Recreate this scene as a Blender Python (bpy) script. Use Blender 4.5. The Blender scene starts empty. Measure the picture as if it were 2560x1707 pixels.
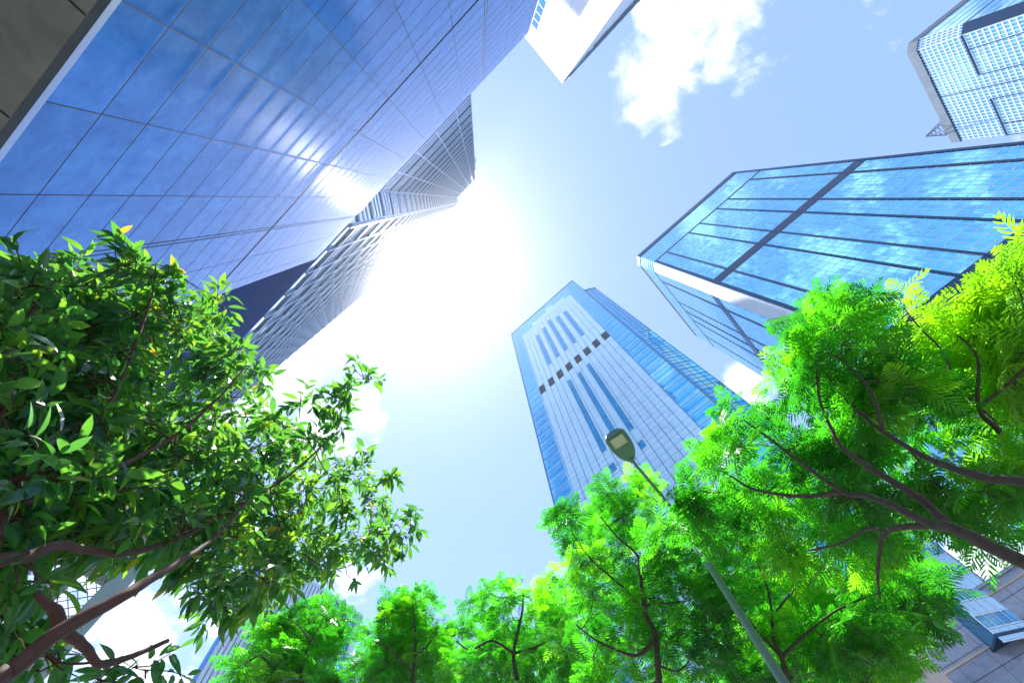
import bpy, math, random
import numpy as np
from mathutils import Vector, Matrix

random.seed(7)
rng = np.random.default_rng(7)
scene = bpy.context.scene
COL = scene.collection
EYE = 1.6                                   # camera height above the pavement

# ------------------------------------------------------------------ camera
# 16 mm lens tipped up 72 degrees; the zenith falls above the picture centre
W, H, F = 2560.0, 1707.0, 1138.0
zc = np.array([1193 - W / 2, -(498 - H / 2), -F]); zc /= np.linalg.norm(zc)
dn = np.array([0, -1.0, 0]); yc = dn - zc * dn.dot(zc); yc /= np.linalg.norm(yc)
xc = np.cross(yc, zc)
RW = np.stack([xc, yc, zc])                 # camera axes -> world axes


def ray(px, py):
    c = np.array([px - W / 2, -(py - H / 2), -F])
    return RW @ (c / np.linalg.norm(c))


def q(px, py):
    w = ray(px, py)
    return w[:2] / w[2]


def at_dist(px, py, d):
    return ray(px, py) * d + np.array([0, 0, EYE])


def at_z(px, py, z):                        # z above the eye
    a = q(px, py) * z
    return np.array([a[0], a[1], z + EYE])


cam_d = bpy.data.cameras.new("camera")
cam_d.sensor_fit = 'HORIZONTAL'; cam_d.sensor_width = 36.0
cam_d.lens = 36.0 * F / W
cam_d.clip_start = 0.05; cam_d.clip_end = 5000
cam = bpy.data.objects.new("camera", cam_d); COL.objects.link(cam)
m = Matrix([[RW[i][j] for j in range(3)] for i in range(3)]).to_4x4()
m.translation = Vector((0, 0, EYE))
cam.matrix_world = m
scene.camera = cam

# ------------------------------------------------------------------ helpers


class MB:
    def __init__(self):
        self.v = []; self.f = []; self.uv = []

    def quad(self, pts, uvs=None):
        n = len(self.v)
        self.v += [tuple(map(float, p)) for p in pts]
        self.f.append(tuple(range(n, n + len(pts))))
        self.uv += list(uvs) if uvs else [(p[0], p[1]) for p in pts]

    def tube(self, P, R, sides=8, cap=True):
        P = np.asarray(P, float); n = len(P); base = len(self.v)
        T = np.gradient(P, axis=0); T /= np.linalg.norm(T, axis=1)[:, None] + 1e-9
        ref = np.array([0.31, 0.2, 0.93])
        if abs(T[0] @ ref) > .9: ref = np.array([1., 0, 0])
        L = 0.0
        for i in range(n):
            a = np.cross(T[i], ref); a /= np.linalg.norm(a) + 1e-9
            b = np.cross(T[i], a)
            if i: L += np.linalg.norm(P[i] - P[i - 1])
            for k in range(sides):
                t = 2 * math.pi * k / sides
                self.v.append(tuple(P[i] + R[i] * (math.cos(t) * a + math.sin(t) * b)))
        for i in range(n - 1):
            for k in range(sides):
                k2 = (k + 1) % sides
                self.f.append((base + i * sides + k, base + i * sides + k2, base + (i + 1) * sides + k2, base + (i + 1) * sides + k))
                self.uv += [(k / sides, i), ((k + 1) / sides, i), ((k + 1) / sides, i + 1), (k / sides, i + 1)]
        if cap:
            for i, rev in ((0, True), (n - 1, False)):
                idx = [base + i * sides + k for k in range(sides)]
                self.f.append(tuple(reversed(idx)) if rev else tuple(idx)); self.uv += [(0, 0)] * sides

    def build(self, name, mat, parent=None, smooth=False):
        me = bpy.data.meshes.new(name)
        me.from_pydata(self.v, [], self.f)
        uvl = me.uv_layers.new(name="UVMap")
        uvl.data.foreach_set("uv", np.array(self.uv, float).ravel())
        if smooth:
            me.polygons.foreach_set("use_smooth", [True] * len(me.polygons))
        me.materials.append(mat); me.update()
        o = bpy.data.objects.new(name, me); COL.objects.link(o)
        attach(o, parent)
        return o


def attach(o, parent):
    if parent is None: return
    o.parent = parent
    if parent.type == 'EMPTY':
        o.matrix_parent_inverse = Matrix.Translation(-parent.location)
    else:
        o.matrix_parent_inverse = Matrix.Identity(4)


def tag(o, label=None, cat=None, group=None, kind=None):
    if label: o["label"] = label
    if cat: o["category"] = cat
    if group: o["group"] = group
    if kind: o["kind"] = kind
    return o


def thing(name, loc, label, cat, group=None):
    o = bpy.data.objects.new(name, None); o.location = loc
    o.empty_display_size = 0.5
    COL.objects.link(o)
    return tag(o, label, cat, group)


class Wall:
    """A vertical plane: u runs along it, z is height above the eye."""

    def __init__(self, ang=None, k=None, a=None, b=None):
        if a is not None:
            a = np.array(a, float); b = np.array(b, float)
            ang = math.degrees(math.atan2(b[1] - a[1], b[0] - a[0]))
            t = math.radians(ang); k = a @ np.array([math.sin(t), -math.cos(t)])
        t = math.radians(ang)
        self.u = np.array([math.cos(t), math.sin(t)])
        self.n = np.array([math.sin(t), -math.cos(t)])
        self.k = k
        self.o = -self.n * (1 if k > 0 else -1)           # towards the camera
        self.flip = np.cross(np.append(self.u, 0), np.append(self.o, 0))[2] < 0

    def at(self, px, py):
        a = q(px, py); z = self.k / (a @ self.n)
        return (a @ self.u) * z, z

    def s_of(self, p):
        return float(np.asarray(p, float)[:2] @ self.u)

    def P(self, s, z, off=0.0):
        p = self.u * s + self.n * self.k + self.o * off
        return np.array([p[0], p[1], z + EYE])

    def box(self, mb, s0, s1, z0, z1, o0, o1):
        c = [self.P(s, z, o) for o in (o0, o1) for z in (z0, z1) for s in (s0, s1)]
        fs = [((4, 5, 7, 6), 0), ((1, 0, 2, 3), 0), ((0, 4, 6, 2), 1), ((5, 1, 3, 7), 1), ((6, 7, 3, 2), 2), ((0, 1, 5, 4), 2)]
        uv = [(s, z) for o in (o0, o1) for z in (z0, z1) for s in (s0, s1)]
        for idx, kind in fs:
            if not self.flip: idx = idx[::-1]
            mb.quad([c[i] for i in idx], [uv[i] if kind == 0 else (uv[i][0] + (0.01 if i > 3 else 0), uv[i][1]) for i in idx])

    def sheet(self, mb, s0, s1, z0, z1, off):
        idx = [(s0, z0), (s1, z0), (s1, z1), (s0, z1)]
        if not self.flip: idx = idx[::-1]
        mb.quad([self.P(s, z, off) for s, z in idx], idx)


def frange(a, b, st):
    n = int(math.floor((b - a) / st + 1e-6))
    return [a + i * st for i in range(n + 1)]


def prism(mb, pts, z0, z1, cap=True):
    """Closed prism over a plan polygon (z above the eye); UV in metres."""
    pts = [np.array(p, float) for p in pts]
    area = sum(a[0] * b[1] - b[0] * a[1] for a, b in zip(pts, pts[1:] + pts[:1]))
    if area < 0: pts = pts[::-1]
    for a, b in zip(pts, pts[1:] + pts[:1]):
        w = Wall(a=a, b=b); s0, s1 = w.s_of(a), w.s_of(b)
        mb.quad([(a[0], a[1], z0 + EYE), (b[0], b[1], z0 + EYE), (b[0], b[1], z1 + EYE), (a[0], a[1], z1 + EYE)],
                [(s0, z0), (s1, z0), (s1, z1), (s0, z1)])
    if cap:
        mb.quad([(p[0], p[1], z1 + EYE) for p in pts])
        mb.quad([(p[0], p[1], z0 + EYE) for p in pts[::-1]])


# ------------------------------------------------------------------ materials


def new_mat(name):
    mt = bpy.data.materials.new(name); mt.use_nodes = True
    nt = mt.node_tree
    return mt, nt, nt.nodes, nt.links, nt.nodes["Principled BSDF"]


def plain(name, col, rough=0.5, metal=0.0, noise=0.15, scale=3.0, spec=0.5, bump=0.0):
    mt, nt, N, L, b = new_mat(name)
    tc = N.new("ShaderNodeTexCoord")
    nz = N.new("ShaderNodeTexNoise"); nz.inputs["Scale"].default_value = scale; nz.inputs["Detail"].default_value = 6
    L.new(tc.outputs["Object"], nz.inputs["Vector"])
    mx = N.new("ShaderNodeMix"); mx.data_type = 'RGBA'
    mx.inputs["A"].default_value = (*[c * (1 - noise) for c in col], 1)
    mx.inputs["B"].default_value = (*[min(1, c * (1 + noise)) for c in col], 1)
    L.new(nz.outputs["Fac"], mx.inputs["Factor"])
    L.new(mx.outputs["Result"], b.inputs["Base Color"])
    b.inputs["Roughness"].default_value = rough; b.inputs["Metallic"].default_value = metal
    b.inputs["Specular IOR Level"].default_value = spec
    if bump:
        bp = N.new("ShaderNodeBump"); bp.inputs["Strength"].default_value = bump
        L.new(nz.outputs["Fac"], bp.inputs["Height"]); L.new(bp.outputs["Normal"], b.inputs["Normal"])
    return mt


def panels(name, colA, colB, w, h, metal, rough, tilt=0.004, var=0.12, band=None, off=(0, 0), mottle=None, ior=1.5, wav=1.0):
    """Panelled cladding or curtain glass on UV metres: each pane gets its own tone and a hair of tilt.
    band=(storey height, fraction) swaps to colB over that share of every storey (spandrel glass)."""
    mt, nt, N, L, b = new_mat(name)
    uv = N.new("ShaderNodeUVMap"); uv.uv_map = "UVMap"
    mp = N.new("ShaderNodeVectorMath"); mp.operation = 'ADD'; mp.inputs[1].default_value = (-off[0], -off[1], 0)
    L.new(uv.outputs["UV"], mp.inputs[0])
    dv = N.new("ShaderNodeVectorMath"); dv.operation = 'DIVIDE'; dv.inputs[1].default_value = (w, h, 1)
    L.new(mp.outputs["Vector"], dv.inputs[0])
    fl = N.new("ShaderNodeVectorMath"); fl.operation = 'FLOOR'; L.new(dv.outputs["Vector"], fl.inputs[0])
    wn = N.new("ShaderNodeTexWhiteNoise"); wn.noise_dimensions = '2D'; L.new(fl.outputs["Vector"], wn.inputs["Vector"])
    base = None
    if band:
        sx = N.new("ShaderNodeSeparateXYZ"); L.new(mp.outputs["Vector"], sx.inputs[0])
        d = N.new("ShaderNodeMath"); d.operation = 'DIVIDE'; d.inputs[1].default_value = band[0]; L.new(sx.outputs["Y"], d.inputs[0])
        fr = N.new("ShaderNodeMath"); fr.operation = 'FRACT'; L.new(d.outputs[0], fr.inputs[0])
        lt = N.new("ShaderNodeMath"); lt.operation = 'LESS_THAN'; lt.inputs[1].default_value = band[1]; L.new(fr.outputs[0], lt.inputs[0])
        mx = N.new("ShaderNodeMix"); mx.data_type = 'RGBA'
        mx.inputs["A"].default_value = (*colA, 1); mx.inputs["B"].default_value = (*colB, 1)
        L.new(lt.outputs[0], mx.inputs["Factor"]); base = mx.outputs["Result"]
    elif mottle:
        tc = N.new("ShaderNodeTexCoord"); nz = N.new("ShaderNodeTexNoise")
        nz.inputs["Scale"].default_value = mottle; nz.inputs["Detail"].default_value = 9; nz.inputs["Roughness"].default_value = .65
        nz.inputs["Distortion"].default_value = .6
        L.new(tc.outputs["Object"], nz.inputs["Vector"])
        rp = N.new("ShaderNodeMapRange"); rp.inputs["From Min"].default_value = .35; rp.inputs["From Max"].default_value = .65
        L.new(nz.outputs["Fac"], rp.inputs["Value"])
        mx = N.new("ShaderNodeMix"); mx.data_type = 'RGBA'
        mx.inputs["A"].default_value = (*colA, 1); mx.inputs["B"].default_value = (*colB, 1)
        L.new(rp.outputs["Result"], mx.inputs["Factor"]); base = mx.outputs["Result"]
    hs = N.new("ShaderNodeHueSaturation")
    if base: L.new(base, hs.inputs["Color"])
    else: hs.inputs["Color"].default_value = (*colA, 1)
    mr = N.new("ShaderNodeMapRange"); mr.inputs["To Min"].default_value = 1 - var; mr.inputs["To Max"].default_value = 1 + var
    L.new(wn.outputs["Value"], mr.inputs["Value"]); L.new(mr.outputs["Result"], hs.inputs["Value"])
    L.new(hs.outputs["Color"], b.inputs["Base Color"])
    b.inputs["Metallic"].default_value = metal; b.inputs["Roughness"].default_value = rough; b.inputs["IOR"].default_value = ior
    if tilt:
        ge = N.new("ShaderNodeNewGeometry")
        sb = N.new("ShaderNodeVectorMath"); sb.operation = 'SUBTRACT'; sb.inputs[1].default_value = (.5, .5, .5)
        L.new(wn.outputs["Color"], sb.inputs[0])
        sc = N.new("ShaderNodeVectorMath"); sc.operation = 'SCALE'; sc.inputs["Scale"].default_value = tilt * 2
        L.new(sb.outputs["Vector"], sc.inputs[0])
        tc2 = N.new("ShaderNodeTexCoord"); n2 = N.new("ShaderNodeTexNoise"); n2.inputs["Scale"].default_value = .35; n2.inputs["Detail"].default_value = 2
        L.new(tc2.outputs["Object"], n2.inputs["Vector"])
        s2 = N.new("ShaderNodeVectorMath"); s2.operation = 'SUBTRACT'; s2.inputs[1].default_value = (.5, .5, .5); L.new(n2.outputs["Color"], s2.inputs[0])
        s3 = N.new("ShaderNodeVectorMath"); s3.operation = 'SCALE'; s3.inputs["Scale"].default_value = tilt * 2 * wav; L.new(s2.outputs["Vector"], s3.inputs[0])
        ad = N.new("ShaderNodeVectorMath"); L.new(ge.outputs["Normal"], ad.inputs[0]); L.new(sc.outputs["Vector"], ad.inputs[1])
        ad2 = N.new("ShaderNodeVectorMath"); L.new(ad.outputs["Vector"], ad2.inputs[0]); L.new(s3.outputs["Vector"], ad2.inputs[1])
        nm = N.new("ShaderNodeVectorMath"); nm.operation = 'NORMALIZE'; L.new(ad2.outputs["Vector"], nm.inputs[0])
        L.new(nm.outputs["Vector"], b.inputs["Normal"])
    return mt


def leaf_mat(name, stops, trans, gloss=0.25, rough=0.4, through=None):
    """Leaf: diffuse upper face, light through it from behind; 'tone' is a random number per leaf."""
    mt, nt, N, L, b = new_mat(name)
    at = N.new("ShaderNodeAttribute"); at.attribute_name = "tone"
    cr = N.new("ShaderNodeValToRGB")
    while len(cr.color_ramp.elements) < len(stops): cr.color_ramp.elements.new(.5)
    for e, (p, c) in zip(cr.color_ramp.elements, stops):
        e.position = p; e.color = (*c, 1)
    L.new(at.outputs["Fac"], cr.inputs["Fac"])
    b.inputs["Roughness"].default_value = rough; b.inputs["Specular IOR Level"].default_value = gloss
    L.new(cr.outputs["Color"], b.inputs["Base Color"])
    tr = N.new("ShaderNodeBsdfTranslucent")
    mm = N.new("ShaderNodeMix"); mm.data_type = 'RGBA'; mm.blend_type = 'MULTIPLY'; mm.inputs["Factor"].default_value = 1
    mm.inputs["B"].default_value = (*trans, 1)
    src = cr
    if through:                                            # light coming through the blade is yellower than its face
        src = N.new("ShaderNodeValToRGB")
        while len(src.color_ramp.elements) < len(through): src.color_ramp.elements.new(.5)
        for e, (p, c) in zip(src.color_ramp.elements, through):
            e.position = p; e.color = (*c, 1)
        L.new(at.outputs["Fac"], src.inputs["Fac"])
    L.new(src.outputs["Color"], mm.inputs["A"]); L.new(mm.outputs["Result"], tr.inputs["Color"])
    ms = N.new("ShaderNodeAddShader")
    L.new(b.outputs[0], ms.inputs[0]); L.new(tr.outputs[0], ms.inputs[1])
    L.new(ms.outputs[0], N["Material Output"].inputs["Surface"])
    return mt


M = {}
M['stone'] = panels("polished_granite", (.025, .16, .42), (.07, .27, .58), 1.77, 1.045, 0.35, .13, tilt=.0022, var=.10, off=(-.12, 7.38), mottle=2.2, ior=1.75, wav=0)
M['soffit'] = panels("dark_stone_soffit", (.30, .33, .31), (.46, .46, .42), 1.77, 1.5, 0.0, .3, tilt=0, var=.1, mottle=1.2)
M['joint'] = plain("joint_sealant", (.03, .04, .06), .6)
M['steel'] = plain("brushed_steel", (.42, .45, .48), .3, .8)
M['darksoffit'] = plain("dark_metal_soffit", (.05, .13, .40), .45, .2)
M['glassA'] = panels("tower_glass", (.80, .90, 1.0), (.3, .45, .6), 2.62, 5.3, .85, .05, tilt=.006, var=.06, ior=1.6)
M['spandrelA'] = plain("spandrel_metal", (.10, .20, .33), .35, .4)
M['mullA'] = plain("silver_fin", (.34, .46, .58), .35, .6)
M['glassC'] = panels("blue_mirror_glass", (.26, .78, 1.0), (.3, .5, .8), .9, 1.85, .92, .04, tilt=.010, var=.13)
M['mullC'] = plain("pale_mullion", (.78, .84, .9), .4, .3)
M['bandC'] = plain("dark_blue_band", (.012, .05, .11), .3, .2)
M['concrete'] = plain("white_concrete", (.72, .73, .75), .7, noise=.06)
M['concpanel'] = panels("white_concrete_panels", (.70, .72, .75), (.7, .7, .7), 9, 3.7, 0, .6, tilt=0, var=.04)
M['glassB'] = panels("banded_blue_glass", (.16, .62, .95), (.36, .72, .84), 1.68, 1.8, .88, .06, tilt=.006, var=.08, band=(3.6, .42))
M['silverB'] = panels("silver_cladding", (.76, .98, 1.0), (.6, .7, .8), 1.68, 1.8, .55, .22, tilt=.004, var=.05)
M['stripB'] = panels("teal_window_glass", (.08, .42, .62), (.1, .4, .6), 1.0, 1.8, .85, .05, tilt=.004, var=.08)
M['jointB'] = plain("grey_blue_joint", (.14, .26, .36), .6)
M['louvre'] = plain("dark_louvre", (.06, .07, .085), .5)
M['louvre2'] = plain("light_louvre", (.15, .165, .18), .5)
M['glassD'] = panels("sky_blue_glass", (.28, .70, 1.0), (.3, .6, .9), .97, 1.5, .9, .05, tilt=.008, var=.10)
M['frameD'] = plain("white_frame", (.75, .78, .82), .4)
M['concD'] = plain("grey_concrete", (.20, .24, .28), .8, noise=.3, scale=.6)
M['whiteE'] = panels("white_panels", (.82, .83, .85), (.8, .8, .82), 3.2, 3.6, 0.0, .45, tilt=0, var=.02)
M['ribG'] = plain("pale_rib", (.76, .82, .9), .45, .1)
M['glassG'] = panels("blue_grey_glass", (.20, .42, .75), (.3, .5, .8), 1.5, 1.8, .85, .08, tilt=.006, var=.1)
M['stoneH'] = panels("grey_blue_granite", (.22, .27, .37), (.32, .36, .45), 1.9, 1.25, 0.0, .22, tilt=.002, var=.14, mottle=1.5, ior=1.7)
M['glassH'] = panels("teal_office_glass", (.12, .34, .52), (.42, .62, .72), .9, 1.4, .8, .06, tilt=.01, var=.3)
M['spandH'] = panels("pale_spandrel_glass", (.40, .62, .74), (.42, .62, .72), .9, 1.4, .6, .15, tilt=.003, var=.05)
M['trimH'] = plain("tan_trim", (.50, .44, .36), .6)
M['beige'] = panels("beige_tiles", (.62, .52, .45), (.6, .5, .45), 2.0, 1.6, 0.0, .5, tilt=0, var=.06)
M['meshgreen'] = plain("pale_green_steel", (.36, .45, .41), .5, .2, noise=.25)
M['wire'] = plain("galvanised_wire", (.40, .46, .46), .45, .6)
M['polegreen'] = plain("green_grey_paint", (.22, .34, .31), .45, .1, noise=.2, scale=6)
M['lamphead'] = plain("green_lamp_casing", (.19, .36, .31), .4, .1)
M['lens'] = plain("lamp_lens", (.85, .87, .68), .3, noise=.12, scale=60)
M['bark'] = plain("red_brown_bark", (.10, .045, .035), .8, noise=.5, scale=22, bump=.5)
M['bark2'] = plain("dark_grey_bark", (.10, .08, .066), .85, noise=.45, scale=18, bump=.5)
M['leafL'] = leaf_mat("leathery_leaf", [(0, (.006, .034, .032)), (.5, (.012, .055, .034)), (.88, (.035, .10, .024)), (.95, (.16, .15, .02)), (1, (.22, .07, .02))], (1, 1, 1), .5, .28,
                       [(0, (.04, .17, .025)), (.5, (.08, .25, .02)), (.8, (.17, .35, .015)), (.93, (.28, .38, .015)), (1, (.42, .24, .02))])
M['leafR'] = leaf_mat("feathery_leaf", [(0, (.010, .055, .018)), (.4, (.022, .10, .014)), (.75, (.05, .15, .012)), (1, (.14, .20, .012))], (1.7, 3.0, .5), .3, .4)
M['leafY'] = leaf_mat("yellow_green_feathery_leaf", [(0, (.05, .11, .012)), (.5, (.10, .17, .012)), (1, (.16, .20, .012))], (2.0, 2.9, .4), .3, .4)
M['paving'] = panels("plaza_paving", (.085, .085, .085), (.13, .125, .12), .6, .6, 0, .7, tilt=0, var=.08, mottle=.8)

# ------------------------------------------------------------------ ground
g = MB(); g.quad([(-1500, -1500, 0), (1500, -1500, 0), (1500, 1500, 0), (-1500, 1500, 0)])
tag(g.build("ground", M['paving']), kind="structure")

# ------------------------------------------------------------------ A: granite and glass tower, close on the left
AN = 135.3
wa = Wall(AN, -5.0)                         # granite plane, 5 m from the eye
wi = Wall(AN, -7.1)                         # recessed glass plane
root = thing("granite_and_glass_tower", (*(wa.P(3, 0)[:2]), 0),
             "huge close tower of polished blue granite slabs with ribbed glass storeys above", "tower")
SL, SR = 11.2, -9.55                        # granite left corner, right end
mb = MB(); wa.box(mb, SR, SL, 7.38, 31.5, -14, 0.0); mb.build("granite_wall", M['stone'], root)
mb = MB(); wa.box(mb, SR, SL, 31.56, 33.65, -14, 0.0); mb.build("parapet", M['stone'], root)
mb = MB(); wa.box(mb, SR, SL, 31.5, 31.56, -13.9, -.06); mb.build("parapet_groove", M['joint'], root)
mb = MB()
JS = [-.12 + 1.77 * i for i in range(-18, 7)]
for s in JS:
    w_ = .009
    if abs(s + 5.43) < .2 or abs(s - 6.96) < .2:            # two wide expansion joints
        for d in (-.07, .07): wa.box(mb, s + d - .016, s + d + .016, 7.39, 33.6, .001, .006)
        continue
    wa.box(mb, s - w_, s + w_, 7.39, 33.6, .001, .004)
z = 7.38
for i in range(1, 24):
    z = 7.38 + 1.047 * i
    if z > 31.3: break
    wa.box(mb, SR, SL, z - .008, z + .008, .001, .0035)
wa.box(mb, SR, SL, 19.93, 20.06, .002, .012)
mb.build("joint_lines", M['joint'], root)
mb = MB(); wa.box(mb, SR, SL, 7.25, 7.37, -.06, .05); mb.build("edge_trim", M['steel'], root)
# soffit over the recessed ground floor, with joints, and the shaded wall behind
mb = MB()
wa.box(mb, SR, SL, 7.24, 7.36, -13.5, -.065)
so = mb.build("arcade_soffit", M['soffit'], root)
mb = MB()
for s in frange(SR + 1, SL, 1.77): wa.box(mb, s - .012, s + .012, 7.232, 7.239, -13.4, -.07)
mb.build("soffit_joint", M['joint'], root)
mb = MB(); wa.box(mb, SR, SL, -EYE, 7.23, -14, -6.0); mb.build("ground_floor_wall", M['soffit'], root)
# glass storeys: overhanging forward bay, canted return and set back bay
ZR = 234.0
sG3a, sG3b = 7.9, 55.5
p_f0 = wa.P(sG3a, 0, -.05)[:2]; p_f1 = wa.P(sG3b, 0, -.05)[:2]
p_i0 = wi.P(6.4, 0)[:2]; p_i1 = wi.P(-6.15, 0)[:2]
deep = -wa.o * 30
foot = [p_f1, p_f0, p_i0, p_i1, p_i1 + deep, p_f1 + deep]
mb = MB(); prism(mb, foot, 34.75, ZR); mb.build("glass_wall", M['glassA'], root)
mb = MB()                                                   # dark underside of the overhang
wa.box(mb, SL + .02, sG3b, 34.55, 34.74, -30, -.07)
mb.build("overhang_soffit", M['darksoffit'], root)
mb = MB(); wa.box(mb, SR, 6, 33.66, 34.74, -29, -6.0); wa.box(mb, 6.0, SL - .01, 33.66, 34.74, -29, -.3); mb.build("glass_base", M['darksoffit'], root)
wf = Wall(AN, -4.95 - .1)                                   # the front bay glass plane
wf = Wall(a=p_f0, b=p_f1)
wc = Wall(a=p_i0, b=p_f0)
wg = Wall(a=p_i1, b=p_i0)
mb = MB(); mv = MB(); FL = 5.3


def sp(w, p): return w.s_of(p)


for w, a, b, n in ((wf, p_f0, p_f1, 'f'), (wc, p_i0, p_f0, 'c'), (wg, p_i1, p_i0, 'g')):
    s0, s1 = sorted((sp(w, a), sp(w, b)))
    z = 37.2
    while z < ZR - 1:
        w.box(mb, s0, s1, z - .38, z + .38, .002, .16 if n == 'f' else .10)
        w.box(mv, s0, s1, z + 1.85, z + 1.97, .002, .07)
        w.box(mv, s0, s1, z + 3.3, z + 3.40, .002, .07)
        z += FL
mb.build("floor_bands", M['spandrelA'], root)
for i, s in enumerate([-6.05, -4.09, -1.46, 1.2, 3.81, 6.35]):
    ss = s
    wg_s = sp(wg, wi.P(ss, 0)[:2])
    wg.box(mv, wg_s - .04, wg_s + .04, 34.8, ZR, .003, .14)
for s in frange(12.89 - 2.4 * 2, sG3b, 2.4):
    ws = sp(wf, wa.P(s, 0)[:2])
    wf.box(mv, ws - .08, ws + .08, 34.8, ZR, .003, .17)
for t in (0.0, 1.0):
    p = p_i0 * (1 - t) + p_f0 * t; ws = sp(wc, p)
    wc.box(mv, ws - .09, ws + .09, 34.8, ZR, .003, .15)
mv.build("fins", M['mullA'], root)
e1_s, e0_s = sp(wg, p_i1), sp(wg, p_i0)
for a, b in ((125, 138), (166, 174)):
    mb = MB(); c0, c1 = sorted((e1_s, e1_s + (.5 if e1_s > e0_s else -.5))); wg.box(mb, c0, c1, a, b, -6, -.1)
    mb.build("side_louvre_box", M['spandrelA'], root)

# ------------------------------------------------------------------ C: blue mirror tower with dark bands, right
ZC = 150.0
P1 = np.array([.547, -.067]) * ZC; P2 = np.array([.35393, .11233]) * ZC
P3 = np.array([.35941, .13241]) * ZC
w1 = Wall(136.7, .3255 * ZC)
P1 = w1.P(-66.45, 0)[:2]; P2 = w1.P(-27.17, 0)[:2]
w2 = Wall(46.7, .1708 * ZC)
P3 = w2.P(51.43, 0)[:2]; P4 = w2.P(84.6, 0)[:2]
back = -w1.o
foot = [P1, P2, P3, P4, P4 + back * 4 + w2.u * 2, P4 + back * 4 + w2.u * 2 - w1.u * 40, P1 + back * 34]
root = thing("mirror_glass_tower", (*(P2 + back * 10), 0),
             "tall blue mirror glass tower with dark bands and a pale concrete corner strip", "tower")
foot = [P1, P2, P3, P4, P4 - w1.u * 42, P1 + w2.u * 36]
mb = MB(); prism(mb, foot, -EYE, ZC); mb.build("glass_wall", M['glassC'], root)
wch = Wall(a=P2, b=P3)
sc0, sc1 = sorted((sp(wch, P2), sp(wch, P3)))
mb = MB(); wch.box(mb, sc0 + .03, sc1 - .03, -EYE, 134.3, -.3, .14); mb.build("corner_strip", M['concpanel'], root)
mb = MB()
BV = [-31.65, -40.02, -44.0, -50.2, -54.26, -62.3]
w1.box(mb, -66.45, -27.2, 147.4, ZC, .0, .18)
w1.box(mb, -66.45, -27.2, 96.9, 99.9, .002, .08)
w1.box(mb, -66.45, -27.2, 46.5, 54.9, .002, .06)
w1.box(mb, -66.45, -27.2, 134.35, 134.75, .002, .1)
for s in BV: w1.box(mb, s - .2, s + .2, -EYE, 134.3, .003, .13)
w1.box(mb, -28.0, -27.3, -EYE, 134.3, .003, .15)
w1.box(mb, -66.5, -65.9, -EYE, 147.4, .003, .15)
mb.build("dark_bands", M['bandC'], root)
mb = MB()
w2.box(mb, 51.5, 84.6, 147.8, ZC, 0, .16)
mb.build("roof_edge_band", M['concD'], root)
mb = MB()
w2.box(mb, 51.5, 84.6, 97.3, 100.2, .002, .08)
w2.box(mb, 51.5, 84.6, 135.4, 135.75, .002, .1)
for s in (55.6, 64.2, 68.4, 72.2, 79.5): w2.box(mb, s - .22, s + .22, -EYE, 135.4, .003, .12)
mb.build("side_bands", M['bandC'], root)
mb = MB()
for z in frange(.2, 147, 1.85):
    w1.box(mb, -66.4, -27.25, z - .055, z + .055, .001, .03)
    w2.box(mb, 51.5, 84.5, z - .055, z + .055, .001, .03)
    if z > 134.8: wch.box(mb, sc0, sc1, z - .06, z + .06, .001, .045)
for s in frange(-66.3, -27.4, .9): w1.box(mb, s - .028, s + .028, -EYE, 147.3, .001, .04)
for s in frange(52.2, 84.4, .9): w2.box(mb, s - .035, s + .035, -EYE, 147.7, .001, .04)
mb.build("mullions", M['mullC'], root)
mb = MB(); wch.box(mb, sc0, sc1, 147.4, ZC, 0, .2); mb.build("corner_cap", M['concrete'], root)

# ------------------------------------------------------------------ B: silver fronted tower, centre
ZB = 189.2
wb = Wall(136.7, .2665 * 190)
b_l, b_r = 27.4, -7.3
root = thing("silver_fronted_tower", (*wb.P(10, 0, -8)[:2], 0),
             "slim silver fronted tower with a row of eight dark vents, behind the street lamp", "tower")
pl, pr_ = wb.P(b_l, 0)[:2], wb.P(b_r, 0)[:2]
bk = -wb.o
foot = [pr_, pl, pl + bk * 26, pr_ + bk * 26]
mb = MB(); prism(mb, foot, -EYE, ZB); mb.build("glass_wall", M['glassB'], root)
q1, q2 = np.array([.243, .18967]) * 180, np.array([.26546, .18455]) * 180
dirq = (q2 - q1) / np.linalg.norm(q2 - q1)
q0 = q1 - dirq * 3.2
foot = [q0, q2, q2 + bk * 22, q0 + bk * 22]
mb = MB(); prism(mb, foot, -EYE, 180); mb.build("rear_wing", M['glassB'], root)
wq = Wall(a=q0, b=q2)
mb = MB()
s0, s1 = sorted((sp(wq, q0), sp(wq, q2)))
for z in frange(1, 179, 1.8): wq.box(mb, s0, s1, z - .08, z + .08, .001, .05)
wq.box(mb, s0, s1, 179.2, 180.2, .0, .2)
for s in frange(s0 + .2, s1, 1.4): wq.box(mb, s - .05, s + .05, -EYE, 179, .001, .06)
wb.box(mb, b_r - .12, b_r + .12, -EYE, ZB, -.1, .12)
wb.box(mb, b_l - .12, b_l + .12, -EYE, ZB, -.1, .12)
wb.box(mb, b_r, b_l, ZB - .5, ZB + .15, -.1, .12)
mb.build("edge_fins", M['jointB'], root)
mb = MB()                                                   # silver panel with its stepped head
for a, b, z in ((-2.6, .3, 175), (.3, 5.86, 178.7), (5.86, 9.3, 182), (9.3, 16.2, 178.6), (16.2, 17.1, 180.4), (17.1, 22.9, 175)):
    wb.box(mb, a + .002, b - .002, -EYE, z, .0, .16)
mb.build("silver_front", M['silverB'], root)
mb = MB()
for i in range(16):
    s = -2.6 + 1.68 * i
    if s < 22.9: wb.box(mb, s - .065, s + .065, -EYE, 174.9, .161, .175)
for z in frange(.5, 174, 1.8): wb.box(mb, -2.6, 22.9, z - .035, z + .035, .161, .168)
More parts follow.
